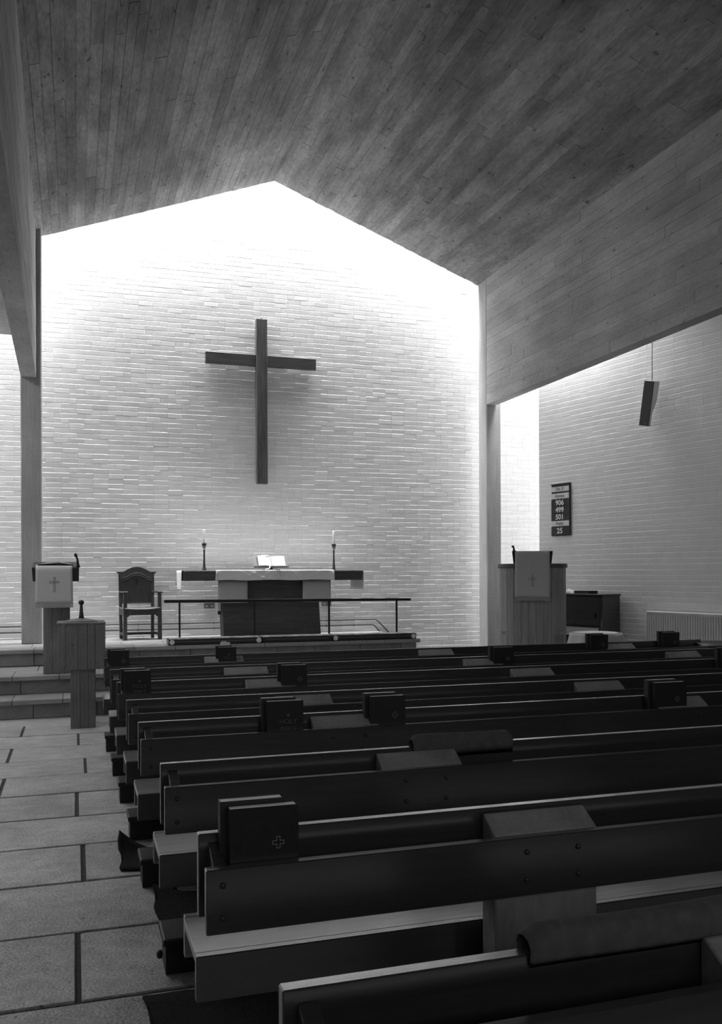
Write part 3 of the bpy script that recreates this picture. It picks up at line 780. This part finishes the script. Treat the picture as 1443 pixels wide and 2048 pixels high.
# communion rail
ra = thing('communion_rail', 'thin black metal communion rail in front of the altar', 'rail', (3.0, 12.6, PZ)); o = ra.location
MB(o).hexa([(1.175, 12.575, 1.207), (4.828, 12.575, 1.192), (4.828, 12.625, 1.192), (1.175, 12.625, 1.207), (1.175, 12.575, 1.250), (4.828, 12.575, 1.232), (4.828, 12.625, 1.232), (1.175, 12.625, 1.250)]).build('top_rail', 'black', ra, bev=.003)
for x in (1.385, 2.438, 3.55, 4.605):
    MB(o).box(x - .012, x + .012, 12.588, 12.612, PZ + .001, 1.215).build('post', 'black', ra)
    MB(o).box(x - .03, x + .03, 12.57, 12.63, PZ + .001, PZ + .008).build('foot_plate', 'black', ra)
def altar_kneeler(label, x0, x1, ros):
    k = thing('altar_kneeler', label, 'kneeler', ((x0 + x1) / 2, 12.36, PZ), group='communion kneelers'); o = k.location
    MB(o).box(x0, x1, 12.215, 12.50, PZ + .002, PZ + .084).build('cushion', 'blackwood', k, bev=.012, seg=2)
    MB(o).box(x0 + .012, x1 - .012, 12.225, 12.49, PZ + .080, PZ + .092).build('tapestry_top', 'tapestry', k, bev=.004)
    MB(o).box(x0 + .05, x1 - .05, 12.2135, 12.2152, PZ + .045, PZ + .055).build('braid', 'braid', k)
    if x0 < 1.5 or x0 > 3.4:
        MB(o).box(x0 - .0015, x0 + .001, 12.232, 12.48, PZ + .016, PZ + .072).build('end_panel', 'tapestry', k)
    for x in ros:
        m = MB().lathe([(.034, 0), (.034, .004), (.026, .006), (.024, .003), (.012, .003), (.010, .007), (.003, .008)], (0, 0, 0), 20)
        m.v = [Vector((q.x + x, -q.z + 12.215, q.y + PZ + .043)) for q in m.v]
        m.o = Vector(o); m.build('rosette', 'speaker_box', k)
altar_kneeler('long kneeling cushion at the left end of the communion rail', 1.195, 2.475, (1.243, 2.428))
altar_kneeler('plain kneeling cushion in the middle of the communion rail', 2.485, 3.485, ())
altar_kneeler('long kneeling cushion at the right end of the communion rail', 3.495, 4.775, (3.54, 4.728))

# ================================================================== ARMCHAIR
ch = thing('armchair', 'dark oak armchair with arched back and carved cross', 'armchair', (.915, 13.68, PZ + .001), math.radians(8))
for sx in (-1, 1):
    MB().hexa([(sx * .255 - .028, -.235, 0), (sx * .255 + .028, -.235, 0), (sx * .255 + .028, -.18, 0), (sx * .255 - .028, -.18, 0), (sx * .250 - .024, -.232, .69), (sx * .250 + .024, -.232, .69), (sx * .250 + .024, -.184, .69), (sx * .250 - .024, -.184, .69)]).build('front_leg', 'oak', ch, bev=.004)
    MB().hexa([(sx * .235 - .022, .17, 0), (sx * .235 + .022, .17, 0), (sx * .235 + .022, .215, 0), (sx * .235 - .022, .215, 0), (sx * .245 - .022, .20, .99), (sx * .245 + .022, .20, .99), (sx * .245 + .022, .235, .99), (sx * .245 - .022, .235, .99)]).build('back_leg', 'oak', ch, bev=.003)
    MB().prism([(sx * .255 - .038, -.262), (sx * .255 + .038, -.262), (sx * .252 + .03, .0), (sx * .247 + .022, .20), (sx * .247 - .022, .20), (sx * .252 - .03, .0)], 'z', .69, .712).build('arm', 'oak', ch, bev=.004)
    MB().box(sx * .245 - .014, sx * .245 + .014, -.18, .18, .06, .10).build('side_stretcher', 'oak', ch, bev=.002)
    MB().box(sx * .245 - .014, sx * .245 + .014, -.18, .18, .36, .45).build('side_rail', 'oak', ch, bev=.002)
MB().box(-.235, .235, .01, .04, .062, .10).build('stretcher', 'oak', ch, bev=.002)
MB().prism([(-.235, .45), (-.235, .355), (-.225, .335), (-.205, .345), (-.19, .365), (.19, .365), (.205, .345), (.225, .335), (.235, .355), (.235, .45)], 'y', -.225, -.195).build('front_rail', 'oak', ch, bev=.002)
MB().box(-.235, .235, .185, .21, .37, .45).build('back_rail', 'oak', ch)
def fn(u, v):
    x = -.262 + .524 * u; y = -.245 + .445 * v
    return (x, y, .462 + .014 * (2 * u - 1) ** 2 - .004 * math.sin(math.pi * v))
MB().grid(fn, 12, 6, thick=(0, 0, -.02)).build('seat', 'seat', ch)
MB().box(-.235, .235, .19, .215, .525, .545).build('lower_back_rail', 'oak', ch, bev=.002)
arch = [(-.225, .86), (-.16, .868), (-.11, .905), (-.05, .93), (0, .937), (.05, .93), (.11, .905), (.16, .868), (.225, .86)]
MB().prism([(-.225, .545)] + arch + [(.225, .545)], 'y', .203, .215).build('back_panel', 'oak', ch)
cr_top = [(.29, 1.002), (.285, .992)] ; outer = [(-.245, .90), (-.255, .955), (-.292, .996), (-.292, 1.004), (-.205, 1.004), (-.19, 1.01), (-.12, 1.05), (-.06, 1.071), (0, 1.078), (.06, 1.071), (.12, 1.05), (.19, 1.01), (.205, 1.004), (.292, 1.004), (.292, .996), (.255, .955), (.245, .90)]
MB().prism(outer + arch[::-1], 'y', .180, .232).build('crest_rail', 'oak', ch)
for k, (dz, th) in enumerate(((.018, .006), (.05, .005))):
    m = MB()
    pts = [(x * 1.0, .178, z + dz) for x, z in arch]
    m.tube(pts, th, 6); m.build('crest_moulding', 'oak', ch)
MB().box(-.006, .006, .200, .204, .80, .905).box(-.028, .028, .200, .204, .868, .880).box(-.028, -.022, .200, .204, .862, .886).box(.022, .028, .200, .204, .862, .886).box(-.014, .014, .200, .204, .80, .806).build('carved_cross', 'black', ch)

# ================================================================== HEATING PIPES, SOCKETS
def pipe(label, z, xe, xd):
    t = thing('heating_pipe', label, 'pipe', (0, 14.11, PZ), group='heating pipes'); o = t.location
    MB(o).tube([(-3.15, 14.11, z), (0, 14.11, z), (xe - .03, 14.11, z), (xe, 14.11, z - .008), (xe + .03, 14.11, z - .03), (xd, 14.11, PZ - .16)], .0105, 8).build('tube', 'pipe', t)
    for x in (-1.6, .92, 2.09, 3.93, 4.4):
        MB(o).lathe([(.006, -.022), (.006, .022)], (x, 14.11, z), 8).box(x - .006, x + .006, 14.11, 14.158, z - .006, z + .006).build('pipe_clip', 'pipe', t)
pipe('upper thin heating pipe running along the foot of the white wall', .838, 4.80, 5.15)
pipe('lower thin heating pipe running along the foot of the white wall', .750, 4.75, 4.98)
def socket(label, x0, x1, z0, z1):
    t = thing('power_socket', label, 'socket', ((x0 + x1) / 2, 14.155, z0)); o = t.location
    MB(o).box(x0, x1, 14.12, 14.162, z0, z1).build('back_box', 'grey_plastic', t, bev=.004)
    MB(o).box(x0 + .008, x1 - .008, 14.114, 14.121, z0 + .012, z1 - .008).build('plate', 'grey_plastic', t, bev=.003)
    for x in ((x0 * 3 + x1) / 4, (x0 + 3 * x1) / 4):
        MB(o).prism([(x - .018, z0 + .022), (x + .018, z0 + .022), (x, z0 + .055)], 'y', 14.110, 14.115).build('socket_face', 'plastic', t)
socket('double wall socket behind the communion rail, left of the altar', 1.935, 2.10, 1.065, 1.165)
socket('wall socket behind the communion rail, right of the altar', 3.86, 4.02, 1.075, 1.165)
sw = thing('altar_switch', 'small switch box with a black plug on the side of the altar pedestal', 'switch', (2.05, 13.40, .95)); o = sw.location
MB(o).box(2.028, 2.076, 13.33, 13.45, 1.05, 1.17).build('box', 'speaker_box', sw, bev=.003)
MB(o).box(2.030, 2.074, 13.31, 13.36, 1.0, 1.05).build('plug', 'black', sw, bev=.004)
MB(o).lathe([(.008, 0), (.008, .004)], (2.052, 13.327, 1.12), 10).build('light', 'plastic', sw)

# ================================================================== PULPIT
pu = thing('pulpit', 'rounded oak pulpit of upright boards in front of the right column', 'pulpit', (5.89, 10.76, 0), -math.radians(28.7))
A, B = .44, .42
def plan(a, s=1.0, k=.62):
    c, q = math.cos(a), math.sin(a)
    return (A * s * math.copysign(abs(c) ** k, c), -B * s * abs(q) ** k)
NB = 15
angs = [math.pi * i / NB for i in range(NB + 1)]
# spread boards evenly along the front
def arc_points(n, s=1.0):
    P = [plan(math.pi * i / 400, s) for i in range(401)]
    L = [0]
    for i in range(400): L.append(L[-1] + math.dist(P[i], P[i + 1]))
    out = []
    j = 0
    for k in range(n + 1):
        t = L[-1] * k / n
        while j < 399 and L[j + 1] < t: j += 1
        f = 0 if L[j + 1] == L[j] else (t - L[j]) / (L[j + 1] - L[j])
        out.append((P[j][0] + (P[j + 1][0] - P[j][0]) * f, P[j][1] + (P[j + 1][1] - P[j][1]) * f))
    return out
op = arc_points(NB); ip = arc_points(NB, .93)
for k in range(NB):
    a0, a1, b0, b1 = Vector(op[k]), Vector(op[k + 1]), Vector(ip[k]), Vector(ip[k + 1])
    g = (a1 - a0) * .012
    MB().prism([a0 + g, a1 - g, b1 - g, b0 + g], 'z', .002, 1.672).build('stave', 'oak_mid', pu, bev=.003)
for sx in (-1, 1):
    MB().box(sx * .41 - .02, sx * .41 + .02, 0, .42, .002, 1.672).build('side_panel', 'oak_mid', pu)
rimo = arc_points(24, 1.045); rimi = arc_points(24, .90)
MB().prism([(A * 1.045, .42)] + rimo + [(-A * 1.045, .42), (-A * .90, .42)] + rimi[::-1] + [(A * .90, .42)], 'z', 1.672, 1.726).build('rim', 'oak_rim', pu, bev=.004)
MB().box(-.40, .40, -.34, .42, .80, .83).build('floor_board', 'oak_mid', pu)
MB().hexa([(-.245, -.415, 1.727), (.245, -.415, 1.727), (.245, -.08, 1.727), (-.245, -.08, 1.727), (-.262, -.43, 1.888), (.262, -.43, 1.888), (.262, -.06, 1.84), (-.262, -.06, 1.84)]).build('desk', 'blackwood', pu, bev=.004)
pf = thing('pulpit_fall', 'pale fringed cloth with a cross hanging over the pulpit front', 'cloth', (5.89, 10.76, 1.7), -math.radians(28.7))
fall_cloth(pf, (0, 0, 1.7), -.221, .221, -.452, -.2, 1.890, 1.238, 1.290, 1.865)
embroidered_cross(pf, (0, 0, 1.7), 0, -.463, 1.50, .15)
mp = Matrix.Rotation(-math.radians(28.7), 4, 'Z') @ Vector((-.235, -.35, 0))
microphone('small black microphone on the left edge of the pulpit desk', (5.89 + mp.x, 10.76 + mp.y, 1.882), -math.radians(28.7), .085, .5)

# ================================================================== PIANO
ps = .98
pp = WR0 + WRT * ps
pi_ = thing('upright_piano', 'dark polished upright piano standing against the right aisle wall', 'piano', (pp.x, pp.y, 0), WRA)
MB().box(-.73, .73, -.42, -.09, .60, 1.275).build('upper_case', 'piano', pi_, bev=.006)
MB().box(-.75, .75, -.46, -.08, 1.275, 1.305).build('lid', 'piano', pi_, bev=.006)
for x in (-.735, .70):
    MB().prism([(-.09, .02), (-.44, .02), (-.44, .56), (-.70, .60), (-.70, .70), (-.66, .73), (-.52, .745), (-.46, .80), (-.44, .95), (-.44, 1.275), (-.09, 1.275)], 'x', x, x + .035).build('side_cheek', 'piano', pi_, bev=.004)
MB().box(-.70, .70, -.435, -.415, .88, 1.26).build('front_panel', 'piano', pi_, bev=.003)
MB().box(-.70, .70, -.69, -.42, .60, .66).build('keybed', 'piano', pi_, bev=.004)
MB().prism([(-.42, .86), (-.46, .83), (-.54, .74), (-.56, .72), (-.55, .71), (-.45, .80), (-.42, .82)], 'x', -.695, .695).build('fallboard', 'piano', pi_)
MB().box(-.62, .62, -.665, -.54, .665, .685).build('keys', 'ivory', pi_)
MB().box(-.70, .70, -.69, -.668, .66, .70).build('key_slip', 'piano', pi_, bev=.003)
MB().box(-.70, .70, -.42, -.40, .10, .60).build('lower_panel', 'piano', pi_)
for x in (-.68, .66):
    MB().box(x, x + .05, -.68, -.63, .02, .60).build('leg', 'piano', pi_, bev=.006)
MB().box(-.735, .735, -.42, -.09, .001, .10).build('plinth', 'piano', pi_)
MB().prism([(-.30, .93), (-.28, .99), (-.20, 1.0), (-.16, 1.04), (.60, 1.04), (.60, .97), (.10, .96), (-.05, .92)], 'y', -.452, -.437).build('music_desk', 'piano', pi_)
def on_piano(name, label, cat, x0, x1, y0, y1, h, m, rot=0):
    q = pp + WRT * ((x0 + x1) / 2) + WRN * (-(y0 + y1) / 2)
    b = thing(name, label, cat, (q.x, q.y, 1.306), WRA + rot)
    w, d = (x1 - x0) / 2, (y1 - y0) / 2
    return b, w, d
b, w, d = on_piano('hymn_book', 'closed dark book lying on the right part of the piano lid', 'book', .15, .44, -.40, -.22, .045, 'book')
MB().box(-w, w, -d, d, 0, .004).box(-w, w, -d, d, .036, .04).box(w - .004, w, -d, d, .004, .036).build('cover', 'book', b); MB().box(-w + .004, w - .004, -d + .004, d - .004, .004, .036).build('pages', 'book2', b)
b, w, d = on_piano('hymn_book', 'closed dark book lying near the pulpit on the piano lid', 'book', -.56, -.20, -.42, -.24, .04, 'book')
MB().box(-w, w, -d, d, 0, .004).box(-w, w, -d, d, .032, .036).box(w - .004, w, -d, d, .004, .032).build('cover', 'book', b); MB().box(-w + .004, w - .004, -d + .004, d - .004, .004, .032).build('pages', 'book2', b)
b, w, d = on_piano('folded_cloth', 'crumpled pale cloth between the books on the piano', 'cloth', -.14, .12, -.40, -.26, .05, 'fall')
def fn(u, v): return (-w + 2 * w * u, -d + 2 * d * v, .002 + .055 * math.sin(math.pi * min(1, max(0, u))) ** .5 * math.sin(math.pi * v) ** .5 + .008 * math.sin(11 * u + 5 * v))
MB().grid(fn, 14, 10, thick=(0, 0, -.002)).build('fabric', 'fall', b)

# ================================================================== DRAPED TABLE, DARK STOOL
def round_cloth(cx_, cy_, r, z, drop):
    def fn(u, v):
        a = 2 * math.pi * u
        if v < .5:
            q = r * v / .5; return (cx_ + q * math.cos(a), cy_ + q * math.sin(a), z + .003 - .012 * (v / .5) ** 6)
        t = (v - .5) / .5
        q = r + .02 + .05 * t * (1 + .8 * math.sin(9 * a)) ; return (cx_ + q * math.cos(a), cy_ + q * math.sin(a), z - .01 - drop * t * (.85 + .15 * math.sin(3 * a)))
    return fn
dt = thing('side_table', 'small round table hidden under a pale cloth beside the piano', 'table', (6.20, 9.72, 0)); o = dt.location
MB(o).lathe([(.30, .835), (.30, .855)], (6.20, 9.72, 0), 28).build('table_top', 'oak', dt)
MB(o).lathe([(.03, .03), (.03, .835)], (6.20, 9.72, 0), 12).build('leg', 'oak', dt)
MB(o).lathe([(.20, .001), (.20, .02), (.03, .05)], (6.20, 9.72, 0), 20).build('base', 'oak', dt)
tc = MB((6.20, 9.72, .86)).grid(round_cloth(6.20, 9.72, .30, .860, .30), 64, 14)
tag(tc.build('table_cloth', 'fall'), 'pale cloth draped over the round table beside the piano', 'cloth')
sl = thing('round_stool', 'dark round-topped stool at the right edge behind the pews', 'stool', (7.30, 8.85, 0)); o = sl.location
MB(o).lathe([(.28, .70), (.31, .71), (.315, .73), (.30, .75), (.22, .768), (.05, .775)], (7.30, 8.85, 0), 30).build('seat_pad', 'leather', sl)
for k in range(4):
    a = math.pi / 4 + k * math.pi / 2
    MB(o).tube([(7.30 + .2 * math.cos(a), 8.85 + .2 * math.sin(a), .70), (7.30 + .26 * math.cos(a), 8.85 + .26 * math.sin(a), .001)], .018, 8).build('leg', 'oak', sl)

# ================================================================== RADIATOR
r0 = WR0 + WRT * 2.22
rd = thing('radiator', 'white corrugated panel radiator on the right wall', 'radiator', (r0.x, r0.y, .40), WRA)
RL = 2.0
MB().box(0, RL, -.115, -.105, 0, .655).build('back_plate', 'rad', rd)
n = int(RL / .0385)
rib = MB().prism([(0, -.114), (.004, -.132), (.007, -.135), (.018, -.135), (.021, -.132), (.025, -.114)], 'z', .03, .635).data('rib'); rib.materials.append(MT['rad'])
for i in range(n): link('rib', rib, rd, (.012 + i * .0385, 0, 0))
MB().box(-.004, RL, -.140, -.05, .655, .682).build('top_rail', 'rad', rd, bev=.006)
MB().box(-.004, RL, -.136, -.106, 0, .03).build('bottom_rail', 'rad', rd, bev=.004)
MB().box(-.006, .002, -.132, -.03, .0, .655).build('end_cap', 'rad', rd, bev=.003)
for x in (.25, RL - .25): MB().box(x, x + .04, -.106, -.004, -.399, .1).build('bracket', 'rad', rd)

# ================================================================== HYMN BOARD
hb0 = WR0 + WRT * .497
hb = thing('hymn_board', 'black hymn number board on the right wall above the piano', 'hymn board', (hb0.x, hb0.y, 2.168), WRA)
W2 = .197
MB().box(-W2, W2, -.026, -.010, 0, .795).build('back_panel', 'board', hb, bev=.003)
MB().box(W2 - .010, W2 + .002, -.040, -.010, 0, .795).build('side_strip', 'board', hb)
MB().box(-W2, W2, -.040, -.010, .783, .795).build('top_strip', 'board', hb)
Hh = .795
def zz(q): return Hh * (1690 - q) / 1345.0
for (a, b, txt, dark, sz) in ((415, 550, 'Div. 3', 0, .066), (590, 738, 'Hymns', 0, .070), (750, 930, '906', 1, .108), (934, 1112, '499', 1, .108), (1116, 1300, '501', 1, .108), (1302, 1444, 'Psalm', 0, .068), (1452, 1680, '25', 1, .116)):
    z0, z1 = zz(b), zz(a)
    c = MB().box(-W2 + .002, W2 - .016, -.034, -.026, z0 + .003, z1 - .002).build('number_slide' if dark else 'title_card', 'board' if dark else 'card', hb, bev=.0015)
    me = text_mesh('lettering', txt, sz, 'numeral' if dark else 'ink', .0008, bold=.0022 if dark else .0006)
    t = link('lettering', me, c, (-.014, -.0352, (z0 + z1) / 2), (math.pi / 2, 0, 0))
    if dark: t.scale = (1.08, 1.0, 1.0)

# ================================================================== SPEAKER
s0 = WR0 + WRT * 2.265 + WRN * .15
sp = thing('loudspeaker', 'slim column loudspeaker tilted on the right wall below the beam', 'loudspeaker', (s0.x, s0.y, 3.88))
sp.rotation_euler = (Matrix.Rotation(WRA, 4, 'Z') @ Matrix.Rotation(math.radians(13), 4, 'Y') @ Matrix.Rotation(math.radians(4), 4, 'X')).to_euler()
MB().prism([(-.02, -.30), (-.02, .30), (.085, .30), (.075, .05), (.02, -.12), (.012, -.30)], 'x', -.085, .085).build('cabinet', 'speaker_box', sp, bev=.003)
MB().box(-.083, .083, -.028, -.02, -.297, .297).build('grille', 'speaker', sp, bev=.003)
bd = MB().lathe([(.005, 0), (.005, .003)], (0, 0, 0), 8).build('badge', 'plastic', sp)
bd.location = (.02, -.028, -.265); bd.rotation_euler = (math.pi / 2, 0, 0)
q0 = sp.rotation_euler.to_matrix() @ Vector((0, .03, .30)) + s0 + Vector((0, 0, 3.88))
cb = MB((q0.x, q0.y, q0.z)).tube([(q0.x, q0.y, q0.z + .001), (q0.x, q0.y, 4.6), (q0.x, q0.y, 5.34)], .005, 6)
tag(cb.build('speaker_cable', 'pipe'), 'thin cable running up the wall from the loudspeaker', 'cable')
